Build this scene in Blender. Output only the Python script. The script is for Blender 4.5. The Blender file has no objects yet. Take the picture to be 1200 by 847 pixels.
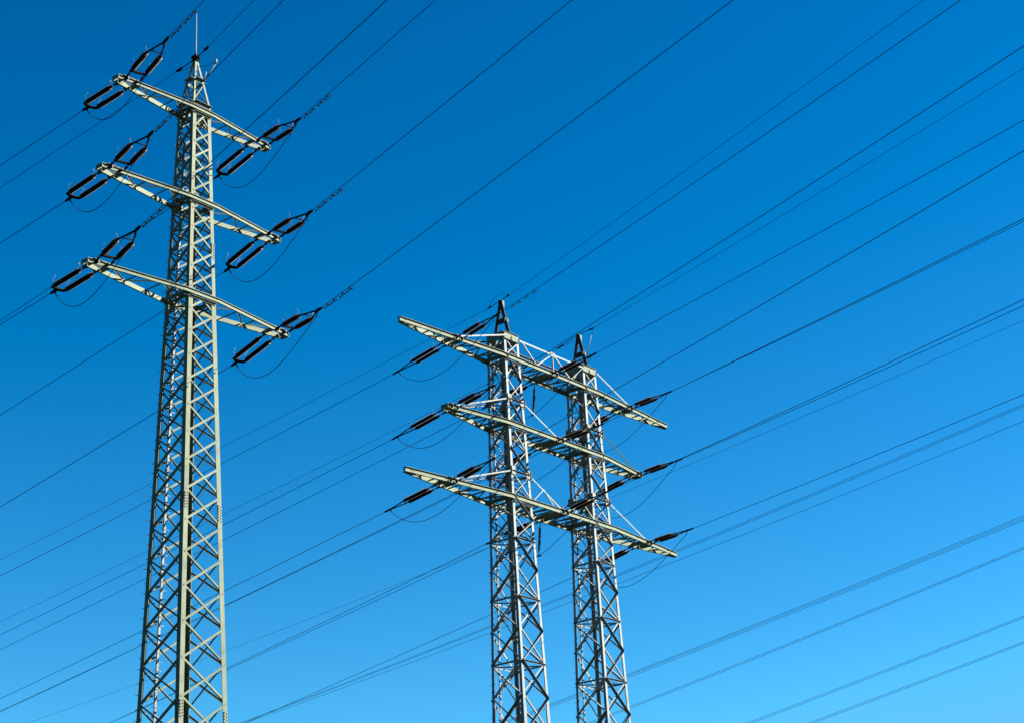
import bpy, math, random
from mathutils import Vector, Matrix

random.seed(7)
SC = bpy.context.scene
COL = SC.collection
V = Vector
R = math.radians

# ------------------------------------------------------------------ camera
PITCH, ROLL = R(21.94), R(-2.945)
cam_d = bpy.data.cameras.new("camera")
cam = bpy.data.objects.new("camera", cam_d)
COL.objects.link(cam)
cam_d.sensor_width = 36.0
cam_d.lens = 63.53
cam_d.clip_start = 0.1
cam_d.clip_end = 20000
rt, up, fw = V((1, 0, 0)), V((0, -math.sin(PITCH), math.cos(PITCH))), V((0, math.cos(PITCH), math.sin(PITCH)))
cr = rt * math.cos(ROLL) + up * math.sin(ROLL)
cu = up * math.cos(ROLL) - rt * math.sin(ROLL)
m3 = Matrix((cr, cu, -fw)).transposed()
cam.matrix_world = Matrix.Translation((0, 0, 1.7)) @ m3.to_4x4()
SC.camera = cam

# ------------------------------------------------------------------ sky, sun, exposure
SKY_GAIN = 0.336
SUN_BEAR, SUN_EL = R(84), R(32)          # bearing clockwise from +Y
w = bpy.data.worlds.new("World")
SC.world = w
w.use_nodes = True
nt = w.node_tree
for n in list(nt.nodes):
    nt.nodes.remove(n)
sky = nt.nodes.new("ShaderNodeTexSky")
sky.sky_type = 'NISHITA'
sky.sun_disc = False
sky.sun_elevation = SUN_EL
sky.sun_rotation = SUN_BEAR
sky.altitude = 0
sky.air_density = 1.0
sky.dust_density = 0.0
sky.ozone_density = 3.0
hs = nt.nodes.new("ShaderNodeHueSaturation")
hs.inputs["Saturation"].default_value = 1.15
hs.inputs["Value"].default_value = 1.0
gm = nt.nodes.new("ShaderNodeGamma")          # deeper, more saturated polarised-looking blue
gm.inputs["Gamma"].default_value = 1.5
bg = nt.nodes.new("ShaderNodeBackground")
bg.inputs["Strength"].default_value = 0.05
wo = nt.nodes.new("ShaderNodeOutputWorld")
nt.links.new(sky.outputs[0], gm.inputs["Color"])
nt.links.new(gm.outputs[0], hs.inputs["Color"])
def vmath(op, a, vec):
    n = nt.nodes.new("ShaderNodeVectorMath")
    n.operation = op
    nt.links.new(a, n.inputs[0])
    n.inputs[1].default_value = vec
    return n.outputs[0]
g0 = SKY_GAIN
c = vmath('MULTIPLY', hs.outputs[0], (0.68 * g0, 1.0 * g0, 0.90 * g0))
c = vmath('SUBTRACT', c, (0.25 * g0, 0.0, -0.12 * g0))
c = vmath('MAXIMUM', c, (0.0, 0.0, 0.0))
c = vmath('MINIMUM', c, (1.6 * g0, 6.4 * g0, 12.0 * g0))
nt.links.new(c, bg.inputs["Color"])
nt.links.new(bg.outputs[0], wo.inputs["Surface"])
sun_d = bpy.data.lights.new("sun", 'SUN')
sun_d.energy = 5.0
sun_d.angle = R(0.5)
sun_d.color = (1.0, 0.95, 0.85)
sun = bpy.data.objects.new("sun", sun_d)
COL.objects.link(sun)
sd = V((math.sin(SUN_BEAR) * math.cos(SUN_EL), math.cos(SUN_BEAR) * math.cos(SUN_EL), math.sin(SUN_EL)))
sun.rotation_euler = (-sd).to_track_quat('-Z', 'Y').to_euler()
sun.location = sd * 300
SC.view_settings.view_transform = 'Standard'
SC.view_settings.look = 'None'
SC.view_settings.gamma = 1
SC.view_settings.use_curve_mapping = False
SC.view_settings.exposure = 2.4

# ------------------------------------------------------------------ materials
def mat(name, col, rough=0.6, metal=0.0, var=0.0, col2=None, scale=3.0, bump=0.0, spec=0.5, streak=False, island=0.0):
    m = bpy.data.materials.new(name)
    m.use_nodes = True
    t = m.node_tree
    b = t.nodes["Principled BSDF"]
    b.inputs["Roughness"].default_value = rough
    b.inputs["Metallic"].default_value = metal
    b.inputs["Specular IOR Level"].default_value = spec
    b.inputs["Base Color"].default_value = (*col, 1)
    if col2:
        tc = t.nodes.new("ShaderNodeTexCoord")
        mp = t.nodes.new("ShaderNodeMapping")
        if streak:
            mp.inputs["Scale"].default_value = (1, 1, 0.25)
        nz = t.nodes.new("ShaderNodeTexNoise")
        nz.inputs["Scale"].default_value = scale
        nz.inputs["Detail"].default_value = 6
        nz.inputs["Roughness"].default_value = 0.65
        rp = t.nodes.new("ShaderNodeValToRGB")
        rp.color_ramp.elements[0].position = 0.5 - var
        rp.color_ramp.elements[1].position = 0.5 + var
        rp.color_ramp.elements[0].color = (*col2, 1)
        rp.color_ramp.elements[1].color = (*col, 1)
        t.links.new(tc.outputs["Object"], mp.inputs[0])
        t.links.new(mp.outputs[0], nz.inputs["Vector"])
        t.links.new(nz.outputs["Fac"], rp.inputs[0])
        outc = rp.outputs[0]
        if island:
            # every bar was galvanised / painted and has weathered on its own: tone differs from bar to bar
            gi = t.nodes.new("ShaderNodeNewGeometry")
            mr = t.nodes.new("ShaderNodeMapRange")
            mr.inputs["To Min"].default_value = 1.0 - island
            mr.inputs["To Max"].default_value = 1.0 + island * 0.45
            t.links.new(gi.outputs["Random Per Island"], mr.inputs["Value"])
            # rust and dirt flecks
            n2 = t.nodes.new("ShaderNodeTexNoise")
            n2.inputs["Scale"].default_value = 7.5
            n2.inputs["Detail"].default_value = 3
            t.links.new(tc.outputs["Object"], n2.inputs["Vector"])
            r2 = t.nodes.new("ShaderNodeValToRGB")
            r2.color_ramp.elements[0].position = 0.60
            r2.color_ramp.elements[1].position = 0.72
            r2.color_ramp.elements[0].color = (0, 0, 0, 1)
            r2.color_ramp.elements[1].color = (0.7, 0.7, 0.7, 1)
            t.links.new(n2.outputs["Fac"], r2.inputs[0])
            mx = t.nodes.new("ShaderNodeMix")
            mx.data_type = 'RGBA'
            cb = [i for i in mx.inputs if i.type == 'RGBA']
            t.links.new(r2.outputs[0], mx.inputs[0])
            t.links.new(outc, cb[0])
            cb[1].default_value = (0.075, 0.062, 0.04, 1)
            sc_ = t.nodes.new("ShaderNodeVectorMath")
            sc_.operation = 'SCALE'
            t.links.new([o for o in mx.outputs if o.type == 'RGBA'][0], sc_.inputs[0])
            t.links.new(mr.outputs[0], sc_.inputs["Scale"])
            outc = sc_.outputs[0]
        t.links.new(outc, b.inputs["Base Color"])
        if bump:
            bp = t.nodes.new("ShaderNodeBump")
            bp.inputs["Strength"].default_value = bump
            t.links.new(nz.outputs["Fac"], bp.inputs["Height"])
            t.links.new(bp.outputs[0], b.inputs["Normal"])
    return m

M_PAINT = mat("pale_green_steel_paint", (0.108, 0.128, 0.086), 0.65, 0, 0.2, (0.078, 0.093, 0.066), 2.6, spec=0.08, streak=True, island=0.22)
M_GALV = mat("galvanised_steel", (0.155, 0.172, 0.166), 0.6, 0.0, 0.22, (0.112, 0.124, 0.117), 3.0, spec=0.1, streak=True, island=0.45)
M_WEATH_SHADE = mat("dark_weathered_and_shaded_steel", (0.030, 0.034, 0.031), 0.75, 0, 0.2, (0.018, 0.020, 0.018), 3.0, spec=0.05, streak=True)  # weathered steel of the twin peaks; also painted-in shade on one tie
M_RUST = mat("weathered_fitting_steel", (0.030, 0.023, 0.017), 0.7, 0.1, 0.25, (0.02, 0.017, 0.014), 9)
M_DARK = mat("dark_line_hardware", (0.007, 0.007, 0.008), 0.85, 0.0, 0.25, (0.004, 0.004, 0.005), 12, spec=0.05)
M_GLAZE = mat("brown_glazed_porcelain", (0.010, 0.006, 0.0055), 0.5, 0, 0.25, (0.008, 0.006, 0.006), 6, spec=0.12)
M_WIRE = mat("aged_aluminium_strand", (0.012, 0.0125, 0.014), 0.75, 0.1, 0.2, (0.007, 0.007, 0.008), 20, spec=0.15)
M_CONC = mat("footing_concrete", (0.32, 0.31, 0.28), 0.9, 0, 0.2, (0.22, 0.21, 0.19), 4, 0.3)
M_GRASS = mat("meadow_grass", (0.020, 0.028, 0.010), 0.95, 0, 0.2, (0.016, 0.018, 0.010), 0.15, 0.2, spec=0.1)

# ------------------------------------------------------------------ mesh helpers
class MB:
    def __init__(s):
        s.v, s.f, s.sm = [], [], []

    def add(s, verts, faces, smooth=False):
        o = len(s.v)
        s.v += [tuple(p) for p in verts]
        s.f += [tuple(i + o for i in f) for f in faces]
        s.sm += [smooth] * len(faces)

    def rings(s, rings, closed=True, cap=True, smooth=False):
        n = len(rings[0])
        vs = [p for r in rings for p in r]
        fs = []
        for k in range(len(rings) - 1):
            for i in range(n if closed else n - 1):
                j = (i + 1) % n
                fs.append((k * n + i, k * n + j, (k + 1) * n + j, (k + 1) * n + i))
        s.add(vs, fs, smooth)
        if cap:
            o = len(s.v) - len(vs)
            a = tuple(o + i for i in range(n))
            b = tuple(o + (len(rings) - 1) * n + i for i in range(n))
            s.f += [a[::-1], b]
            s.sm += [False, False]

    def sweep(s, pts, prof, frames):
        """prof: 2-D closed section; frames: (U, W) per point"""
        s.rings([[p + U * a + W * b for a, b in prof] for p, (U, W) in zip(pts, frames)])

    def ell(s, p0, p1, u, v_, wu, wv=None, t=0.012):
        """L-section angle between two points; corner line on p0-p1, flanges along u and v"""
        wv = wv or wu
        p0, p1 = V(p0), V(p1)
        ax = (p1 - p0).normalized()
        u = V(u); u = (u - ax * u.dot(ax)).normalized()
        v_ = V(v_); v_ = (v_ - ax * v_.dot(ax) - u * v_.dot(u)).normalized()
        prof = [(0, 0), (wu, 0), (wu, t), (t, t), (t, wv), (0, wv)]
        s.sweep([p0, p1], prof, [(u, v_)] * 2)

    def box(s, p0, p1, u, wu, wv):
        """rectangular bar centred on the line p0-p1, wu wide along u"""
        p0, p1 = V(p0), V(p1)
        ax = (p1 - p0).normalized()
        u = V(u); u = (u - ax * u.dot(ax)).normalized()
        q = ax.cross(u)
        prof = [(-wu / 2, -wv / 2), (wu / 2, -wv / 2), (wu / 2, wv / 2), (-wu / 2, wv / 2)]
        s.sweep([p0, p1], prof, [(u, q)] * 2)

    def chan(s, pts, out, upv, h, b, t=0.014):
        """C-channel swept along points: web centred on the line, flanges pointing along out"""
        out, upv = V(out), V(upv)
        prof = [(0, -h / 2), (b, -h / 2), (b, -h / 2 + t), (t, -h / 2 + t), (t, h / 2 - t), (b, h / 2 - t), (b, h / 2), (0, h / 2)]
        s.sweep([V(p) for p in pts], prof, [(out, upv)] * len(pts))

    def tube(s, pts, r, n=6, cap=True):
        pts = [V(p) for p in pts]
        rs = r if isinstance(r, (list, tuple)) else [r] * len(pts)
        rings = []
        for k, p in enumerate(pts):
            d = (pts[min(k + 1, len(pts) - 1)] - pts[max(k - 1, 0)]).normalized()
            a = V((0, 0, 1)) if abs(d.z) < 0.9 else V((1, 0, 0))
            x = d.cross(a).normalized(); y = x.cross(d)
            rings.append([p + (x * math.cos(2 * math.pi * i / n) + y * math.sin(2 * math.pi * i / n)) * rs[k] for i in range(n)])
        s.rings(rings, True, cap, True)

    def lathe(s, prof, n=12):
        """prof: (x, r) along local X"""
        s.rings([[V((x, r * math.cos(2 * math.pi * i / n), r * math.sin(2 * math.pi * i / n))) for i in range(n)] for x, r in prof], True, True, False)

    def plate(s, c, u, v_, nrm, wu, wv, t):
        c, u, v_, nrm = V(c), V(u).normalized(), V(v_).normalized(), V(nrm).normalized()
        s.sweep([c - nrm * t / 2, c + nrm * t / 2], [(-wu / 2, -wv / 2), (wu / 2, -wv / 2), (wu / 2, wv / 2), (-wu / 2, wv / 2)], [(u, v_)] * 2)

    def poly_plate(s, pts, nrm, t):
        nrm = V(nrm).normalized()
        s.rings([[V(p) - nrm * t / 2 for p in pts], [V(p) + nrm * t / 2 for p in pts]])

    def build(s, name, m, parent=None, loc=None, m2=None, mark=0):
        me = bpy.data.meshes.new(name)
        off = V(loc) if loc is not None else V((0, 0, 0))
        me.from_pydata([tuple(V(p) - off) for p in s.v], [], s.f)
        me.polygons.foreach_set("use_smooth", s.sm)
        me.materials.append(m)
        if m2:
            me.materials.append(m2)
            me.polygons.foreach_set("material_index", [0 if i < mark else 1 for i in range(len(s.f))])
        me.update()
        import bmesh
        bm = bmesh.new(); bm.from_mesh(me)
        bmesh.ops.recalc_face_normals(bm, faces=bm.faces)
        bm.to_mesh(me); bm.free()
        o = bpy.data.objects.new(name, me)
        COL.objects.link(o)
        if loc is not None:
            o.location = off
        if parent:
            o.parent = parent
        return o

def tag(o, label=None, cat=None, group=None, kind=None):
    for k, x in (("label", label), ("category", cat), ("group", group), ("kind", kind)):
        if x:
            o[k] = x
    return o

def empty(name, loc, rz=0.0):
    o = bpy.data.objects.new(name, None)
    o.empty_display_size = 0.3
    COL.objects.link(o)
    o.location = loc
    o.rotation_euler = (0, 0, rz)
    return o

def copy_tree(o, parent=None):
    c = o.copy()
    COL.objects.link(c)
    c.parent = parent
    for ch in o.children:
        copy_tree(ch, c)
    return c

# ------------------------------------------------------------------ ground
g = MB()
N = 48
ext = [-6000 + 12000 * i / N for i in range(N + 1)]
def hgt(x, y):
    d = math.hypot(x, y - 60)
    if d < 300:
        return 0.0
    return (math.sin(x / 700.0) * math.cos(y / 900.0)) * 14 * min(1, (d - 300) / 900)
g.add([V((x, y, hgt(x, y))) for y in ext for x in ext],
      [(j * (N + 1) + i, j * (N + 1) + i + 1, (j + 1) * (N + 1) + i + 1, (j + 1) * (N + 1) + i) for j in range(N) for i in range(N)], True)
tag(g.build("ground", M_GRASS), kind="structure")

# ------------------------------------------------------------------ lattice masts
SG = {"left": (-1, 1), "front": (-1, -1), "right": (1, -1), "back": (1, 1)}
FACES = [("front", "right", V((0, -1, 0))), ("left", "front", V((-1, 0, 0))), ("back", "left", V((0, 1, 0))), ("right", "back", V((1, 0, 0)))]

def corner(k, wz, z, cx=0.0):
    sx, sy = SG[k]
    return V((cx + sx * wz, sy * wz, z))

def legs(parent, width, zs, cx, sec, mtl, pegs=("back",), splices=()):
    for k in ("left", "front", "right", "back"):
        b = MB()
        sx, sy = SG[k]
        for (z0, z1), (s0, tt) in zip(zip(zs[:-1], zs[1:]), sec):
            p0, p1 = corner(k, width(z0), z0, cx), corner(k, width(z1), z1, cx)
            b.ell(p0, p1, (-sx, 0, 0), (0, -sy, 0), s0, s0, tt)
        if k in pegs:
            z = zs[0] + 3
            i = 0
            while z < zs[-1] - 0.3:
                p = corner(k, width(z), z, cx)
                q = V((-sx * 0.06, 0, 0)) + p if i % 2 else V((0, -sy * 0.06, 0)) + p
                d = V((0, sy * 0.17, 0)) if i % 2 else V((sx * 0.17, 0, 0))
                b.tube([q, q + d], 0.012, 5)
                z += 0.42; i += 1
        o = b.build("leg", mtl, parent)
        if k in splices or not splices:
            continue
    return

def splice(parent, width, z, cx, k, sec, mtl):
    """bolted splice: cover plates on both flanges with rows of bolt heads"""
    sx, sy = SG[k]
    p = corner(k, width(z), z, cx)
    b = MB()
    b.plate(p + V((-sx * sec * 0.52, sy * 0.006, 0)), (1, 0, 0), (0, 0, 1), (0, 1, 0), sec * 0.86, 0.62, 0.012)
    b.plate(p + V((sx * 0.006, -sy * sec * 0.52, 0)), (0, 1, 0), (0, 0, 1), (1, 0, 0), sec * 0.86, 0.62, 0.012)
    mark = len(b.f)
    for i in range(6):
        for j in (-1, 1):
            zz = -0.25 + 0.1 * i + (0.03 if j > 0 else 0)
            for q, d in ((p + V((-sx * (sec * 0.52 + j * 0.045), sy * 0.0121, zz)), V((0, sy, 0))), (p + V((sx * 0.0121, -sy * (sec * 0.52 + j * 0.045), zz)), V((sx, 0, 0)))):
                b.tube([q, q + d * 0.022], 0.02, 6)
    b.build("splice_plate", mtl, parent, None, M_RUST, mark)

def xbrace(b, width, zs, cx, wa, wb, inset, ribbed=False):
    """X bracing on the four faces; zs are the node heights"""
    for fi, (ka, kb, nrm) in enumerate(FACES):
        for i in range(len(zs) - 1):
            z0, z1 = zs[i], zs[i + 1]
            tw = 0.075
            a0, a1 = corner(ka, width(z0), z0, cx), corner(ka, width(z1), z1, cx)
            b0, b1 = corner(kb, width(z0), z0, cx), corner(kb, width(z1), z1, cx)
            e = (b0 - a0).normalized()
            up_ = V((0, 0, 1))
            # both diagonals, end points pulled in from the leg corner
            d1 = (a0 + e * inset, b1 - e * inset)
            d2 = (b0 - e * inset, a1 + e * inset)
            outer, inner = (d1, d2) if (not ribbed or i % 2 == 0) else (d2, d1)
            if ribbed:
                sgn = 1 if outer[1].z > outer[0].z else -1
                b.ell(outer[0] + nrm * 0.004, outer[1] + nrm * 0.004, (0, 0, -1), nrm, wa, wa * 1.15, 0.009)
                b.ell(inner[0] - nrm * 0.016, inner[1] - nrm * 0.016, (0, 0, 1), -nrm, wb, wb, 0.008)
            else:
                b.ell(outer[0] + nrm * 0.004, outer[1] + nrm * 0.004, (0, 0, -1), -nrm * 0 + nrm, wa, 0.012, 0.009)
                b.ell(outer[0] + nrm * 0.0035 - up_ * (wa + 0.004), outer[1] + nrm * 0.0035 - up_ * (wa + 0.004), (0, 0, 1), -nrm, 0.012, wa * 0.8, 0.009)
                b.ell(inner[0] - nrm * 0.016, inner[1] - nrm * 0.016, (0, 0, 1), -nrm, wb, wb, 0.008)

def ring(b, width, z, cx, sec, ext_=0.06, plan=True):
    for ka, kb, nrm in FACES:
        p, q = corner(ka, width(z), z, cx), corner(kb, width(z), z, cx)
        e = (q - p).normalized()
        b.ell(p + e * 0.02 + nrm * 0.022, q - e * 0.02 + nrm * 0.022, (0, 0, -1), nrm, sec, sec, 0.009)
    if plan:
        p, q = corner("left", width(z), z - 0.05, cx), corner("right", width(z), z - 0.05, cx)
        b.ell(p, q, (0, 0, -1), (1, 1, 0), sec * 0.9, sec * 0.9, 0.008)
        p, q = corner("front", width(z), z - 0.14, cx), corner("back", width(z), z - 0.14, cx)
        b.ell(p, q, (0, 0, -1), (-1, 1, 0), sec * 0.9, sec * 0.9, 0.008)

def rail(parent, width, z0, z1, cx, frac, sec):
    """climbing rail with rungs inside the back-left face"""
    b = MB()
    def P(z):
        a, c = corner("left", width(z), z, cx), corner("back", width(z), z, cx)
        return a + (c - a) * frac + V((0, -0.13, 0))
    b.box(P(z0), P(z1), (1, 0, 0), sec, 0.05)
    z = z0 + 0.2
    i = 0
    while z < z1:
        p = P(z)
        b.tube([p + V((-0.17, -0.03, 0)), p + V((0.17, -0.03, 0))], 0.012, 5)
        if i % 4 == 0:
            b.box(p + V((0, 0.02, 0)), p + V((0, 0.13, 0)), (0, 0, 1), 0.05, 0.05)
        z += 0.3; i += 1
    b.build("climbing_rail", M_GALV, parent)

def footings(parent, width, cx):
    for k in SG:
        b = MB()
        p = corner(k, width(0), 0, cx)
        b.rings([[p + V((x * r, y * r, z)) for x, y in ((-1, -1), (1, -1), (1, 1), (-1, 1))] for r, z in ((0.55, -0.5), (0.45, 0.35), (0.38, 0.42))])
        b.build("footing", M_CONC, parent)

def crossarm(parent, h, a, off, ch, fl, stations, beams, name_mat, sec=0.06, brackets=(), tipw=True):
    """flat lens-shaped crossarm: two channel chords, cross struts and diagonals"""
    ks = sorted(set([-a, a] + [t for t in off["knees"]]))
    d = off["d"]
    st = stations
    b = MB()
    for s_ in (-1, 1):                      # blunt end plates joining the chord tips
        b.plate(V((s_ * (a + 0.008), 0, h)), (0, 1, 0), (0, 0, 1), (1, 0, 0), d(a) * 2 + (2 * fl if tipw else 0.0), ch * 0.98, 0.014)
    for sy in (-1, 1):
        b.chan([V((t, sy * d(t), h)) for t in ks], (0, sy, 0), (0, 0, 1), ch, fl, 0.016)
    arm = b.build("crossarm", name_mat, parent)
    for i, t in enumerate(st):
        dd = d(t) - 0.012
        b = MB()
        b.ell(V((t, -dd, h - 0.02)), V((t, dd, h - 0.02)), (1, 0, 0), (0, 0, -1), sec, sec, 0.008)
        b.build("strut", name_mat, arm)
        if i + 1 < len(st):
            t2 = st[i + 1]
            sg = 1 if i % 2 else -1
            b = MB()
            b.ell(V((t + 0.03, sg * dd, h + 0.05)), V((t2 - 0.03, -sg * (d(t2) - 0.012), h + 0.05)), (0, 0, -1), (1, 0, 0), sec, sec, 0.008)
            b.build("diagonal", name_mat, arm)
    for t in beams:
        dd = d(t) - 0.016
        b = MB()
        b.chan([V((t, -dd, h)), V((t, dd, h))], (1 if t < 0 else -1, 0, 0), (0, 0, 1), ch * 0.8, fl * 0.9, 0.012)
        b.build("crossbeam", name_mat, arm)
    for t in brackets:
        for sy in (-1, 1):
            b = MB()
            for dt in (-0.2, 0.2):
                p = V((t + dt, sy * (d(t + dt) + fl + 0.05), h - ch * 0.1))
                b.plate(p, (0, 1, 0), (0, 0, 1), (1, 0, 0), 0.12 + 0.06, ch * 0.7, 0.03)
                b.tube([p + V((-0.07, sy * 0.06, 0)), p + V((0.07, sy * 0.06, 0))], 0.028, 6)
            b.plate(V((t, sy * (d(t) + fl * 0.55), h + ch * 0.5 + 0.014)), (1, 0, 0), (0, 1, 0), (0, 0, 1), 0.62, fl * 1.5, 0.016)
            b.build("attachment_bracket", M_RUST, arm)
    return arm

# ------------------------------------------------------------------ single pylon (left of the picture)
AX, AY, AYAW = -11.24, 58.26, R(51.746)
AH = (35.618, 31.861, 28.109)
AA = (3.662, 4.214, 4.635)
A_TOP, A_PEAK = 35.88, 38.0
def wA(z):
    if z <= 28.109:
        return 1.399 + (0.617 - 1.399) * z / 28.109
    return 0.617 + (0.419 - 0.617) * (z - 28.109) / (35.618 - 28.109)

PA = empty("lattice_pylon", (AX, AY, 0), AYAW)
tag(PA, "tall single lattice steel pylon with three crossarms and a thin rod on top", "pylon")
b = MB()
nz = [34.85]
while nz[-1] > 1.2:
    z = nz[-1]
    dz = 0.655 + (34.2 - z) * 0.0318
    nz.append(z - dz)
nz = nz[::-1]
xbrace(b, wA, nz, 0, 0.075, 0.065, 0.05)
xbrace(b, wA, [34.87, 35.80], 0, 0.07, 0.06, 0.05)
mastA = b.build("mast", M_PAINT, PA)
for z, sc in [(A_TOP, 0.11)] + [(h - 0.16, 0.07) for h in AH]:
    b = MB()
    ring(b, wA, z, 0, sc)
    b.build("horizontal_frame", M_PAINT, mastA)
legs(mastA, wA, [0.2, 28.0, A_TOP + 0.03], 0, [(0.19, 0.018), (0.15, 0.014)], M_PAINT, pegs=("back", "left"))
for k in ("front", "right"):
    for z in ((13.4, 20.4) if k == "front" else (13.2, 20.2)):
        splice(mastA, wA, z, 0, k, 0.19, M_PAINT)
splice(mastA, wA, 30.0, 0, "right", 0.15, M_PAINT)
rail(mastA, wA, 2.5, 34.5, 0, 0.31, 0.085)
# pyramid peak
b = MB()
for k in SG:
    sx, sy = SG[k]
    b.ell(corner(k, wA(A_TOP), A_TOP), corner(k, 0.05, A_PEAK), (-sx, 0, 0), (0, -sy, 0), 0.085, 0.085, 0.01)
zm = 37.0
wm_ = 0.05 + (wA(A_TOP) - 0.05) * (A_PEAK - zm) / (A_PEAK - A_TOP)
ring(b, lambda z: wm_, zm, 0, 0.13, plan=False)
for ka, kb, nrm in FACES:
    b.ell(corner(ka, wA(A_TOP), A_TOP + 0.06) , corner(kb, wm_, zm - 0.1), (0, 0, -1), -nrm, 0.045, 0.045, 0.007)
b.plate(V((0, 0, A_PEAK)), (1, 0, 0), (0, 1, 0), (0, 0, 1), 0.22, 0.22, 0.02)
peakA = b.build("peak", M_PAINT, PA)
b = MB()
b.tube([V((0, 0, A_PEAK + 0.012)), V((0, 0, A_PEAK + 0.45)), V((0, 0, A_PEAK + 1.9)), V((0, 0, A_PEAK + 2.0))], [0.04, 0.028, 0.018, 0.006], 8)
b.build("lightning_rod", M_GALV, peakA)
b = MB()
for z, r in ((A_PEAK - 0.10, 0.13), (A_PEAK + 0.03, 0.17), (A_PEAK + 0.10, 0.11), (A_PEAK - 0.02, 0.10)):
    b.tube([V((0, 0, z - 0.025)), V((0, 0, z + 0.025))], r, 10)
b.build("earth_wire_saddle", M_DARK, peakA)
b = MB()
b.tube([V((wm_, -wm_, zm)), V((wm_ + 0.1, -wm_ - 0.55, zm + 0.62))], 0.022, 6)
b.tube([V((wm_, -wm_, zm)), V((wm_ - 0.02, -wm_ - 0.16, zm + 0.36))], 0.018, 6)
b.tube([V((wm_ + 0.1, -wm_ - 0.55, zm + 0.60)), V((wm_ + 0.11, -wm_ - 0.57, zm + 0.78))], 0.035, 6)
b.build("horn", M_GALV, peakA)

offsA = []
for h, a in zip(AH, AA):
    w0 = wA(h) + 0.015
    def dA(t, w0=w0, a=a):
        t = abs(t)
        return w0 if t <= w0 + 0.12 else 0.11 + (w0 - 0.11) * max(0, a - t) / (a - w0 - 0.12)
    offsA.append(dA)
    kn = w0 + 0.12
    n = 3
    sts = [kn + (a - 0.9 - kn) * i / n for i in range(1, n + 1)]
    st = [-t for t in sts[::-1]] + [-0.0] + sts
    crossarm(PA, h, a, {"knees": [-kn, kn], "d": dA}, 0.168, 0.062, st, [-w0 - 0.06, w0 + 0.06, -a + 0.2, a - 0.2, -a + 0.8, a - 0.8], M_PAINT, 0.055, brackets=(-a + 0.5, a - 0.5))
footings(PA, wA, 0)

# ------------------------------------------------------------------ twin pylon (right of centre)
PX, PY, PYAW = 1.77, 96.24, R(51.283)
PH = (39.376, 35.389, 31.145)
PAL = (12.094, 8.707, 11.976)
PS, P_PEAK, P_COL = 3.576, 43.04, 40.62
PNODE = (36.86, 32.66)
def wP(z):
    return 1.471 + (0.642 - 1.471) * z / 39.376

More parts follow.
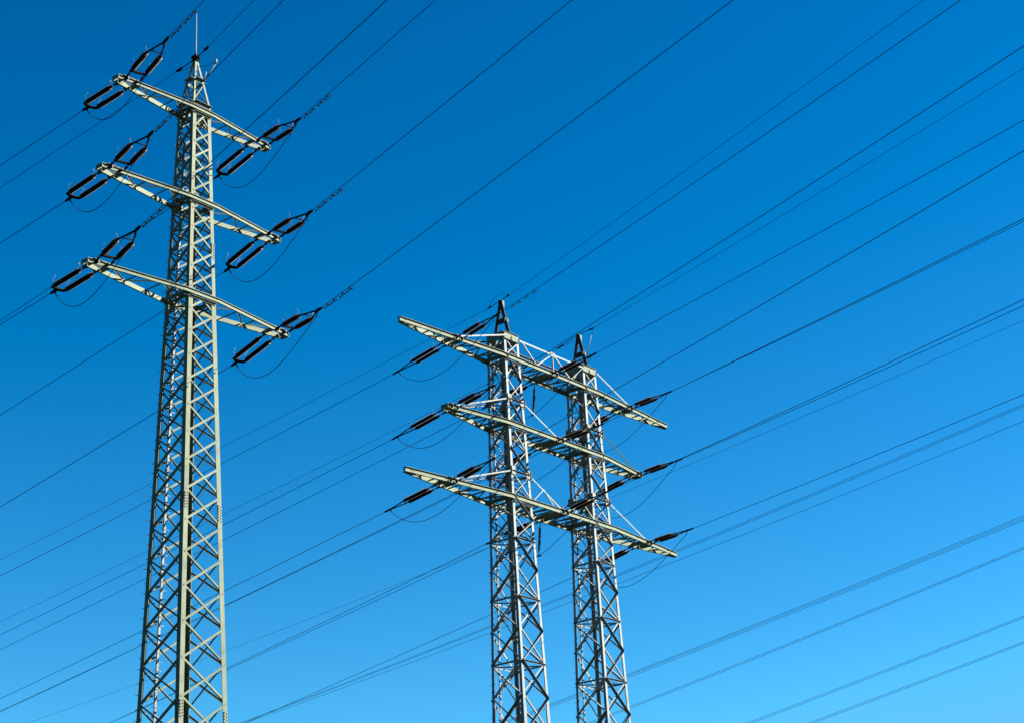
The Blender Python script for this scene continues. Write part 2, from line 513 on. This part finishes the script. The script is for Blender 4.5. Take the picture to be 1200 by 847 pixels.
PP = empty("twin_pylon", (PX, PY, 0), PYAW)
tag(PP, "twin lattice pylon whose two towers share three long crossarms", "pylon")
LOW = [28.9]
while LOW[-1] > 1.5:
    z = LOW[-1]
    LOW.append(z - (1.16 + (28.9 - z) * 0.024) * 1.36)
ztop = [28.9, 30.1, 31.3, 32.66, 34.0, 35.45, 36.86, 38.1, 39.5, 40.5]
for s_ in (-1, 1):
    cx = s_ * PS
    b = MB()
    xbrace(b, wP, LOW[::-1], cx, 0.105, 0.08, 0.05, True)
    xbrace(b, wP, ztop, cx, 0.085, 0.065, 0.05, True)
    mast = b.build("mast", M_GALV, PP)
    for z, sc in [(z, 0.085) for z in LOW[::2]] + [(z - 0.24, 0.08) for z in PH] + [(z, 0.10) for z in PNODE]:
        b = MB()
        ring(b, wP, z, cx, sc)
        b.build("horizontal_frame", M_GALV, mast)
    for z in PNODE:
        for k in SG:
            sx, sy = SG[k]
            p = corner(k, wP(z), z, cx)
            b = MB()
            b.plate(p + V((-sx * 0.1, sy * 0.045, 0)), (1, 0, 0), (0, 0, 1), (0, 1, 0), 0.42, 0.46, 0.014)
            b.plate(p + V((sx * 0.045, -sy * 0.1, 0)), (0, 1, 0), (0, 0, 1), (1, 0, 0), 0.42, 0.46, 0.014)
            b.build("gusset_plate", M_GALV, mast)
    legs(mast, wP, [0.2, 20.0, P_COL + 0.22], cx, [(0.22, 0.02), (0.17, 0.016)], M_GALV, pegs=("left",))
    rail(mast, wP, 2.5, 39.0, cx, 0.24, 0.075)
    # deep box collar at the head of the tower
    b = MB()
    for ka, kb, nrm in FACES:
        p, q = corner(ka, wP(P_COL), P_COL, cx), corner(kb, wP(P_COL), P_COL, cx)
        e = (q - p).normalized()
        b.chan([p + nrm * 0.02 - e * 0.0, q + nrm * 0.02 + e * 0.0], nrm, (0, 0, 1), 0.44, 0.07, 0.014)
    b.build("collar", M_PAINT, mast)
    # peak
    b = MB()
    wc = wP(P_COL) + 0.10
    for sy in (-1, 1):
        b.sweep([V((cx - 0.07, sy * wc, P_COL - 0.2)), V((cx - 0.05, sy * 0.10, P_PEAK))],
                [(0, 0.21), (0, 0), (0.07, 0), (0.07, 0.014), (0.014, 0.014), (0.014, 0.196), (0.07, 0.196), (0.07, 0.21)], [(V((1, 0, 0)), V((0, -sy, 0)))] * 2)
    zc = 41.75
    wr = 0.10 + (wc - 0.10) * (P_PEAK - zc) / (P_PEAK - P_COL + 0.2)
    b.plate(V((cx - 0.06, 0, zc)), (0, 1, 0), (0, 0, 1), (1, 0, 0), wr * 2 - 0.05, 0.30, 0.014)
    pk = b.build("peak", M_WEATH_SHADE, mast)
    b = MB()
    b.plate(V((cx + 0.02, -0.03, zc + 0.13)), (1, 0, 0), (0, 1, 0), (0, 0, 1), 0.36, wr * 1.7, 0.014)
    b.plate(V((cx + 0.02, -wr * 0.86, zc + 0.02)), (1, 0, 0), (0, 0, 1), (0, 1, 0), 0.30, 0.16, 0.014)
    b.plate(V((cx, 0, P_PEAK + 0.01)), (1, 0, 0), (0, 1, 0), (0, 0, 1), 0.26, 0.2, 0.02)
    b.plate(V((cx + 0.05, -0.14, P_PEAK - 0.2)), (1, 0, 0), (0, 0, 1), (0, 1, 0), 0.16, 0.34, 0.016)
    b.build("platform", M_PAINT, mast)
    b = MB()
    if s_ > 0:
        b.tube([V((cx + 0.25, -0.3, 41.6)), V((cx + 0.3, -0.75, 42.9))], 0.022, 6)
        b.build("horn", M_GALV, mast)
    footings(mast, wP, cx)

def dP_factory(h, a):
    w0 = wP(h) + 0.03
    e = PS + w0 + 0.15
    tip = 0.05 if a > 10 else 0.16
    def d(t):
        t = abs(t)
        return w0 if t <= e else tip + (w0 - tip) * max(0, a - t) / (a - e)
    return d, e, w0
PT = {1: (-7.9, 0.0, 7.6), 2: (-8.3, 0.1, 8.35), 3: (-8.8, 0.0, 8.5)}
dP = []
for i, (h, a) in enumerate(zip(PH, PAL)):
    d, e, w0 = dP_factory(h, a)
    dP.append(d)
    tin = PS - w0 - 0.1
    sts = [-tin + 2 * tin * k / 9 for k in range(10)]
    nn = 8 if a > 10 else 6
    out_ = [e + (a - 0.35 - e) * k / nn for k in range(0, nn + 1)]
    st = [-t for t in out_[::-1]] + sts + out_
    bm_ = [-PS - w0 - 0.08, -PS + w0 + 0.08, PS - w0 - 0.08, PS + w0 + 0.08]
    for t in PT[i + 1]:
        bm_ += [t - 0.3, t + 0.3]
    crossarm(PP, h, a, {"knees": [-e, e], "d": d}, 0.265, 0.09, st, bm_, M_PAINT, 0.085, brackets=PT[i + 1], tipw=a < 10)

# tie bars from the towers down to the crossarms
def tie(p, q, sec=0.085, m=M_GALV):
    b = MB()
    sy = -1 if p.y < 0 else 1
    b.ell(p, q, (0, 0, -1), (0, -sy, 0), sec, sec, 0.011)
    return b.build("tie_bar", m, PP)
for sy in (-1, 1):
    zt = P_COL
    wt_ = wP(zt) + 0.10
    h = PH[0] + 0.16
    d = dP[0]
    tie(V((-PS - wt_ + 0.1, sy * wt_, zt)), V((-7.9, sy * (d(7.9) + 0.05), h)))
    tie(V((PS + wt_ - 0.1, sy * wt_, zt)), V((7.6, sy * (d(7.6) + 0.05), h)))
    # flat truss between the two tower heads
    b = MB()
    b.ell(V((-PS + wt_ - 0.1, sy * wt_, zt)), V((PS - wt_ + 0.1, sy * wt_, zt)), (0, 0, -1), (0, -sy, 0), 0.10, 0.10, 0.012)
    yb = d(0) + 0.04
    for t0, t1 in ((-PS + 0.75, -1.55), (-0.05, -1.5), (0.0, 0.0), (0.05, 1.5), (PS - 0.75, 1.6)):
        b.ell(V((t0, sy * wt_, zt - 0.03)), V((t1 + 0.001, sy * yb, h)), (1, 0, 0), (0, -sy, 0), 0.065, 0.065, 0.009)
    b.plate(V((0, sy * (wt_ + 0.02), zt - 0.06)), (1, 0, 0), (0, 0, 1), (0, 1, 0), 0.4, 0.26, 0.014)
    b.build("head_truss", M_GALV, PP)
    for li, zn in ((1, PNODE[0]), (2, PNODE[1])):
        wn = wP(zn) + 0.06
        h = PH[li] + 0.16
        d = dP[li]
        tl, tm, tr = PT[li + 1]
        mtl = M_GALV
        tie(V((-PS - wn + 0.1, sy * wn, zn)), V((tl + 0.2, sy * (d(tl) + 0.05), h)), 0.08, mtl)
        tie(V((-PS + wn - 0.1, sy * wn, zn)), V((tm - 0.25, sy * (d(0) + 0.05), h)), 0.08, mtl)
        tie(V((PS - wn + 0.1, sy * wn, zn)), V((tm + 0.25, sy * (d(0) + 0.05), h)), 0.10, M_PAINT)
        tie(V((PS + wn - 0.1, sy * wn, zn)), V((tr - 0.2, sy * (d(tr) + 0.05), h)), 0.08, M_WEATH_SHADE if li == 1 else mtl)  # middle arm's right tie: its shading is put into the dark colour
        if li == 2:
            for sg in (-1, 1):
                q0, q1 = V((sg * (PS - wn + 0.1), sy * wn, zn)), V((sg * 0.25, sy * (d(0) + 0.05), h))
                m_ = q0 + (q1 - q0) * 0.42
                for dx in (0.9, -0.8):
                    b = MB()
                    b.ell(m_, V((m_.x + sg * dx, sy * (d(0) + 0.04), h)), (1, 0, 0), (0, -sy, 0), 0.06, 0.06, 0.008)
                    b.build("tie_strut", M_GALV, PP)

# ------------------------------------------------------------------ insulators and cables
def longrod(b, L, y, r_core=0.045, r_shed=0.085, pitch=0.062):
    prof = [(0, 0.03), (0.02, 0.055), (0.09, 0.055), (0.10, r_core)]
    n = int((L - 0.22) / pitch)
    for i in range(n):
        x = 0.11 + i * (L - 0.22) / n
        prof += [(x + 0.006, r_core), (x + 0.020, r_shed), (x + 0.030, r_shed), (x + 0.046, r_core)]
    prof += [(L - 0.10, r_core), (L - 0.09, 0.055), (L - 0.02, 0.055), (L, 0.03)]
    o = len(b.v)
    b.lathe(prof, 12)
    for i in range(o, len(b.v)):
        x, yy, z = b.v[i]
        b.v[i] = (x, yy + y, z)

KINDS = {
    # link, spacer bar?, insulator, V, clamp, half spacing at arm, half spacing at line end, shed radius
    "A": dict(link=0.22, bar=False, ins=1.52, v=0.10, clamp=0.38, sp=0.25, rs=0.096),
    "B": dict(link=0.62, bar=True, ins=1.27, v=0.74, clamp=0.45, sp=0.265, rs=0.10),
    "C": dict(link=0.52, bar=False, ins=1.82, v=1.0, clamp=0.58, sp=0.185, rs=0.10),
    "D": dict(link=0.75, bar=False, ins=1.80, v=1.10, clamp=0.75, sp=0.19, rs=0.104),
}
def length(k):
    q = KINDS[k]
    return q["link"] + q["ins"] + q["v"] + q["clamp"]

def make_string(kind):
    q = KINDS[kind]
    root = empty("insulator_string", (0, 0, 0))
    x0 = q["link"]; x1 = x0 + q["ins"]; x2 = x1 + q["v"]; x3 = x2 + q["clamp"]
    sp = q["sp"]
    for s_ in (-1, 1):
        b = MB()
        b.tube([V((-0.02, s_ * sp, 0)), V((x0 + 0.02, s_ * sp, 0))], 0.024, 6)
        b.box(V((x0 * 0.25, s_ * sp, 0)), V((x0 * 0.6, s_ * sp, 0)), (0, 0, 1), 0.09, 0.035)
        b.build("link", M_DARK, root)
        b = MB()
        longrod(b, q["ins"], s_ * sp, 0.048, q["rs"])
        for i in range(len(b.v)):
            b.v[i] = (b.v[i][0] + x0, b.v[i][1], b.v[i][2])
        ins = b.build("insulator", M_GLAZE, root)
        ends = [(x0 + 0.05, 0.5), (x1 - 0.05, -0.5)]
        for xe, d in ends:
            b = MB()
            b.tube([V((xe, s_ * sp, 0.05)), V((xe, s_ * (sp + 0.04), 0.24)), V((xe + d * 0.35, s_ * (sp + 0.05), 0.33))], 0.008, 5)
            b.build("arcing_horn", M_GALV, ins)
    if q["bar"]:
        b = MB()
        b.box(V((x0 - 0.06, -sp - 0.06, 0)), V((x0 - 0.06, sp + 0.06, 0)), (1, 0, 0), 0.09, 0.06)
        b.build("spacer_bar", M_DARK, root)
    b = MB()
    if q["v"] < 0.2:
        b.poly_plate([V((x1 - 0.01, -sp - 0.06, 0)), V((x1 - 0.01, sp + 0.06, 0)), V((x1 + 0.07, sp + 0.03, 0)), V((x2 + 0.05, 0.05, 0)), V((x2 + 0.05, -0.05, 0)), V((x1 + 0.07, -sp - 0.03, 0))], (0, 0, 1), 0.05)
    else:
        for s_ in (-1, 1):
            b.box(V((x1 - 0.03, s_ * sp, 0)), V((x2, s_ * 0.03, 0)), (0, 0, 1), 0.05, 0.04)
        b.tube([V((x1 + 0.1, -sp * 0.86, 0.03)), V((x1 + 0.1, sp * 0.86, 0.03))], 0.022, 6)
    b.build("yoke", M_DARK, root)
    b = MB()
    b.tube([V((x2 - 0.06, 0, 0)), V((x2 + 0.04, 0, 0)), V((x2 + 0.1, 0, 0)), V((x3 - 0.1, 0, 0)), V((x3, 0, 0))], [0.035, 0.05, 0.06, 0.05, 0.025], 8)
    b.tube([V((x2 + 0.12, 0, 0)), V((x2 + 0.10, 0, -0.12)), V((x2 + 0.02, 0, -0.24))], 0.028, 6)
    b.build("clamp", M_DARK, root)
    return root

PROTO = {}
def place_string(kind, A, d, label, group):
    if kind not in PROTO:
        PROTO[kind] = make_string(kind); o = PROTO[kind]
    else:
        o = copy_tree(PROTO[kind])
    d = d.normalized()
    y = V((0, 0, 1)).cross(d).normalized()
    z = d.cross(y)
    o.matrix_world = Matrix.Translation(A) @ Matrix((d, y, z)).transposed().to_4x4()
    tag(o, label, "insulator", group)
    return o

def wire_pts(P0, dv, s1, c, S, n=48):
    out = []
    for i in range(n + 1):
        s = S * (i / n) ** 1.4
        out.append(P0 + dv * s + V((0, 0, s1 * s + c * s * s)))
    return out

def cable(name, pts, r, label, group, cat="cable"):
    b = MB()
    b.tube(pts, r, 6)
    o = b.build(name, M_WIRE, None, loc=pts[0])
    return tag(o, label, cat, group)

def damper(parent, p, d, loc0):
    """small vibration damper clamped under a cable"""
    b = MB()
    d = d.normalized()
    z = V((0, 0, -1))
    b.box(p, p + z * 0.11, d, 0.05, 0.04)
    b.tube([p + z * 0.11 - d * 0.17, p + z * 0.10, p + z * 0.11 + d * 0.17], 0.010, 5)
    for s_ in (-1, 1):
        b.tube([p + z * 0.11 + d * s_ * 0.10, p + z * 0.115 + d * s_ * 0.2], [0.022, 0.028], 7)
    o = b.build("vibration_damper", M_DARK, parent)
    o.location = -V(loc0)
    return o

def rotz(v_, yaw):
    c, s_ = math.cos(yaw), math.sin(yaw)
    return V((v_.x * c - v_.y * s_, v_.x * s_ + v_.y * c, v_.z))

def jumper(p, q, dip, label, group, via=None, r=0.014, skew=0.0):
    pts = []
    n = 22
    for i in range(n + 1):
        t = i / n
        tt = t
        P = p + (q - p) * tt
        P = P + V((0, 0, -dip * (4 * t * (1 - t)) * (1 + skew * (0.5 - t))))
        if via is not None:
            wgt = math.exp(-((t - 0.5) / 0.16) ** 2)
            base = p + (q - p) * 0.5 + V((0, 0, -dip))
            P = P + (via - base) * wgt
        pts.append(P)
    return cable("jumper_cable", pts, r, label, group)

def dirv(bear):
    return V((math.sin(R(bear)), math.cos(R(bear)), 0))

LEV = {"1": "top", "2": "middle", "3": "lowest"}
END = {"L": "left end", "M": "middle", "R": "right end"}

# per string: offset along the arm, string slope, cable slope and curvature where it leaves the clamp
A_TAB = {
 ('far', 'L1'): (-3.162, -0.06, -0.09149, 0.00025), ('far', 'L2'): (-3.714, -0.12, -0.10202, 0.00025), ('far', 'L3'): (-4.135, -0.10, -0.10952, 0.00025),
 ('far', 'R1'): (3.162, -0.26, -0.14513, 0.00025), ('far', 'R2'): (3.714, -0.29, -0.15671, 0.00025), ('far', 'R3'): (4.135, -0.29, -0.16622, 0.00025),
 ('near', 'L1'): (-3.162, 0.05, -0.02136, 0.00025), ('near', 'L2'): (-3.714, 0.0, -0.00381, 0.00025), ('near', 'L3'): (-4.135, 0.03, -0.01058, 0.00025),
 ('near', 'R1'): (3.162, -0.14, -0.01371, 0.00025), ('near', 'R2'): (3.714, -0.09, -0.0023, 0.00025), ('near', 'R3'): (4.135, -0.08, 0.00937, 0.00026)}
P_TAB = {
 ('far', 'L1'): (-7.9, -0.1792, -0.12709, 0.000246), ('far', 'L2'): (-8.3, -0.1699, -0.13625, 0.000252), ('far', 'L3'): (-8.8, -0.1458, -0.14654, 0.000244),
 ('far', 'M1'): (0.0, -0.16, -0.14294, 0.00023), ('far', 'M2'): (0.1, -0.22, -0.15054, 0.000234), ('far', 'M3'): (0.0, -0.14, -0.16184, 0.000231),
 ('far', 'R1'): (7.6, -0.2, -0.15072, 0.000232), ('far', 'R2'): (8.35, -0.2, -0.15937, 0.000257), ('far', 'R3'): (8.5, -0.2, -0.16017, 0.000293),
 ('near', 'L1'): (-7.9, -0.0634, -0.04481, 0.000281), ('near', 'L2'): (-8.3, -0.0738, -0.03246, 0.000257), ('near', 'L3'): (-8.8, -0.0367, -0.02916, 0.000248),
 ('near', 'M1'): (0.0, -0.079, -0.06984, 0.000252), ('near', 'M2'): (0.1, -0.11, -0.06684, 0.000261), ('near', 'M3'): (0.0, -0.02, -0.04956, 0.00026),
 ('near', 'R1'): (7.6, -0.1109, -0.06908, 0.000263), ('near', 'R2'): (8.35, -0.0946, -0.05573, 0.000255), ('near', 'R3'): (8.5, -0.0831, -0.04625, 0.000254)}

def rig(tab, base, yaw, hs_, dfs, which, bears, kinds, rad, extra_off, dip):
    ends = {}
    for (side, key), (t, ms, s1, c) in tab.items():
        li = int(key[1]) - 1
        sg = 1 if side == "far" else -1
        A = base + rotz(V((t, sg * (dfs[li](t) + extra_off), hs_[li] - 0.03)), yaw)
        dv = dirv(bears[0 if side == "far" else 1])
        sd_ = (dv + V((0, 0, ms))).normalized()
        kind = kinds[0 if side == "far" else 1]
        way = "left" if side == "far" else "right"
        pos = f"the {END[key[0]]} of the {which}'s {LEV[key[1]]} crossarm"
        place_string(kind, A, sd_, f"paired dark insulators pulling {way} from {pos}", f"insulator pairs on the {which}")
        L = length(kind)
        P0 = A + sd_ * (L - 0.15)
        pts = wire_pts(P0, dv, s1, c, 210)
        pts[0] = P0
        o = cable("power_cable", pts, rad, f"dark cable running {way} from {pos}", f"cables of the {which}")
        ends[(side, key)] = A + sd_ * (L - KINDS[kind]["clamp"] + 0.02) + V((0, 0, -0.22))
        if (side == "near" and which == "single pylon") or (which == "twin pylon" and key == "L1" and side == "near"):
            st = (0.55, 1.0, 1.6, 2.1) if which == "single pylon" else (1.5, 2.1, 2.9, 3.6)
            for s_ in st:
                p = P0 + dv * s_ + V((0, 0, s1 * s_ + c * s_ * s_ - rad))
                damper(o, p, dv + V((0, 0, s1)), pts[0])
    for key in sorted({k for _, k in tab}):
        pos = f"the {END[key[0]]} of the {which}'s {LEV[key[1]]} crossarm"
        p, q = ends[("far", key)], ends[("near", key)]
        via = None
        li = int(key[1]) - 1
        if which == "twin pylon" and key in ("M1", "M3"):
            # jumper carried by a hanging insulator under the middle of the arm
            top = base + rotz(V((-0.1, dfs[li](0) * 0.9, hs_[li] - 0.2)), yaw)
            root = empty("hanging_insulator", top)
            tag(root, f"single insulator hanging below {pos}", "insulator", "hanging insulators on the twin pylon")
            tilt = Matrix.Rotation(R(7), 3, rotz(V((0.2, 1, 0)), yaw))
            dn = tilt @ V((0, 0, -1))
            b = MB(); longrod(b, 1.5, 0, 0.048, 0.078)
            ins = b.build("insulator", M_GLAZE, root)
            yv = V((0, 1, 0)); xv = dn; zv = xv.cross(yv).normalized(); yv = zv.cross(xv)
            rot = Matrix((xv, yv, zv)).transposed().to_4x4()
            ins.matrix_local = Matrix.Translation(dn * 0.28) @ rot
            b = MB(); b.tube([V((0, 0, 0.05)), dn * 0.30], 0.022, 6); b.build("link", M_DARK, root)
            b = MB(); b.tube([dn * 1.76, dn * 2.0], 0.03, 6); b.box(dn * 2.0 - dirv(-60) * 0.16, dn * 2.0 + dirv(-60) * 0.16, (0, 0, 1), 0.07, 0.06)
            b.build("clamp", M_DARK, root)
            via = top + dn * 2.0
        jumper(p, q, dip[0] * (1.3 if key[0] == "R" and which == "twin pylon" else 1.0), f"slack cable loop hanging under {pos}", f"slack cables on the {which}", via, rad * 1.05, dip[1])

rig(A_TAB, V((AX, AY, 0)), AYAW, AH, offsA, "single pylon", (-52, 144), ("A", "B"), 0.0125, 0.11, (1.0, 0.9))
rig(P_TAB, V((PX, PY, 0)), PYAW, PH, dP, "twin pylon", (-52, 149), ("C", "D"), 0.0145, 0.15, (1.25, 0.8))

# earth wires
def earth(base, L, side, bear, ms, s1, c, label, loop, horn=None):
    dv = dirv(bear)
    sd_ = (dv + V((0, 0, ms))).normalized()
    P0 = base + sd_ * L
    b = MB()
    pts = [base, base + sd_ * (L * 0.5), P0] + wire_pts(P0, dv, s1, c, 210)[1:]
    b.tube(pts, 0.0105, 6)
    o = b.build("earth_wire", M_WIRE, None, loc=base)
    tag(o, label, "cable", "earth wires over the pylon tips")
    b = MB()
    b.tube([base + sd_ * 0.05, base + sd_ * L * 0.72], 0.022, 6)
    b.tube([base + sd_ * L * 0.72, base + sd_ * L * 0.8, P0, P0 + dv * 0.12], [0.025, 0.05, 0.05, 0.02], 8)
    f = b.build("clamp", M_DARK, o)
    f.location = -base
    return P0
def loop_cable(pts, label, group="bonding leads at the pylon tips"):
    cable("bonding_lead", pts, 0.011, label, group)

top = V((AX, AY, A_PEAK))
l0 = earth(top, 1.0, "far", -52, -0.1078, -0.09458, 0.00025, "thin earth wire running left from the tip of the single pylon", None)
r0 = earth(top, 1.0, "near", 144, -0.0476, -0.01331, 0.00025, "thin earth wire running right from the tip of the single pylon", None)
loop_cable([l0 + V((0, 0, -0.05)), l0 * 0.6 + top * 0.4 + V((0, 0, -0.16)), top * 0.8 + l0 * 0.2 + V((0, 0, -0.2)), top + V((0, 0, -0.15))], "short lead looping under the wire left of the single pylon's tip")
hornA = V((AX, AY, 0)) + rotz(V((wm_ + 0.11, -wm_ - 0.57, zm + 0.78)), AYAW)
loop_cable([r0 + V((0, 0, -0.04)), r0 * 0.8 + hornA * 0.2 + V((0.02, 0, -0.05)), r0 * 0.4 + hornA * 0.6, hornA], "short lead hanging from the wire to the horn right of the single pylon's tip")
loop_cable([hornA + V((0, 0, -0.06)), hornA * 0.6 + top * 0.4 + V((0, 0, -0.28)), top + V((0, 0, -0.36))], "short lead joining the horn to the single pylon's peak")
for s_, nm, L, tf, tn in ((-1, "left", 0.9, (-0.2098, -0.12485, 0.00023), (-0.0462, -0.03162, 0.00024)), (1, "right", 1.6, (-0.3264 * 0.8, -0.12761, 0.00018), (-0.1359, -0.0492, 0.00025))):
    top = V((PX, PY, 0)) + rotz(V((s_ * PS, 0, P_PEAK + 0.03)), PYAW)
    l0 = earth(top, L, "far", -52, *tf, f"thin earth wire running left from the {nm} peak of the twin pylon", None)
    r0 = earth(top, L, "near", 149, *tn, f"thin earth wire running right from the {nm} peak of the twin pylon", None)
    if s_ < 0:
        mid = (l0 + r0) / 2
        loop_cable([l0] + [l0 + (r0 - l0) * t + V((0, 0, 0.42 * (4 * t * (1 - t)) ** 0.6)) for t in (0.12, 0.3, 0.5, 0.7, 0.88)] + [r0], "arched lead looping over the twin pylon's left peak")
    else:
        hornP = V((PX, PY, 0)) + rotz(V((PS + 0.3, -0.75, 42.9)), PYAW)
        loop_cable([l0, l0 * 0.6 + top * 0.4 + V((0, 0, -0.12)), top + V((0, 0, -0.3))], "short lead looping under the wire left of the twin pylon's right peak")
        loop_cable([r0, r0 * 0.5 + hornP * 0.5 + V((0.03, 0, -0.1)), hornP], "short lead hanging from the wire right of the twin pylon's right peak")

# ------------------------------------------------------------------ cables of a line farther off
F_TAB = [
 ("K", 5.85, 129.87, 42.25063, -0.05951, 0.00026, "single faint far cable passing behind the towers just under the twin pylon's middle crossarm"),
 ("Ma", 7.13, 129.8, 36.70487, -0.08303, 0.00024, "upper cable of the far pair just under the twin pylon's lowest right arm tip"),
 ("Mb", 7.13, 129.8, 36.58177, -0.08227, 0.00025, "lower cable of the far pair just under the twin pylon's lowest right arm tip"),
 ("N", 7.02, 129.81, 35.96881, -0.07169, 0.00025, "single far cable just below the pair under the twin pylon's lowest crossarm"),
 ("Oa", 16.9, 123.85, 31.30024, -0.10972, 0.00025, "uppermost of three close far cables crossing the sky low on the right"),
 ("Ob", 16.89, 123.85, 31.18233, -0.10869, 0.00025, "middle one of three close far cables crossing the sky low on the right"),
 ("Oc", 16.87, 123.86, 31.03878, -0.10871, 0.00025, "lowest of three close far cables crossing the sky low on the right"),
 ("Pa", 27.4, 121.96, 32.36908, -0.13017, 0.00025, "upper cable of the far pair just below the three close far cables"),
 ("Pb", 27.38, 121.96, 32.24994, -0.13072, 0.00025, "lower cable of the far pair just below the three close far cables"),
 ("Qa", 26.81, 122.09, 27.78909, -0.13421, 0.00025, "upper cable of the last but one far pair above the lower right corner"),
 ("Qb", 26.8, 122.09, 27.66926, -0.13552, 0.00025, "lower cable of the last but one far pair above the lower right corner"),
 ("Ra", 26.6, 122.14, 26.12112, -0.13374, 0.00025, "upper cable of the lowest far pair in the lower right corner"),
 ("Rb", 26.58, 122.14, 26.00191, -0.1351, 0.00025, "lower cable of the lowest far pair in the lower right corner"),
]
dv = dirv(-46)
for key, x, y, z, s1, c, lab in F_TAB:
    A = V((x, y, z))
    pts = []
    for i in range(61):
        s = -130 + 270 * i / 60
        pts.append(A + dv * s + V((0, 0, s1 * s + c * s * s)))
    cable("far_cable", pts, 0.011 if key == "K" else 0.0135, lab, "cables of the farther line")
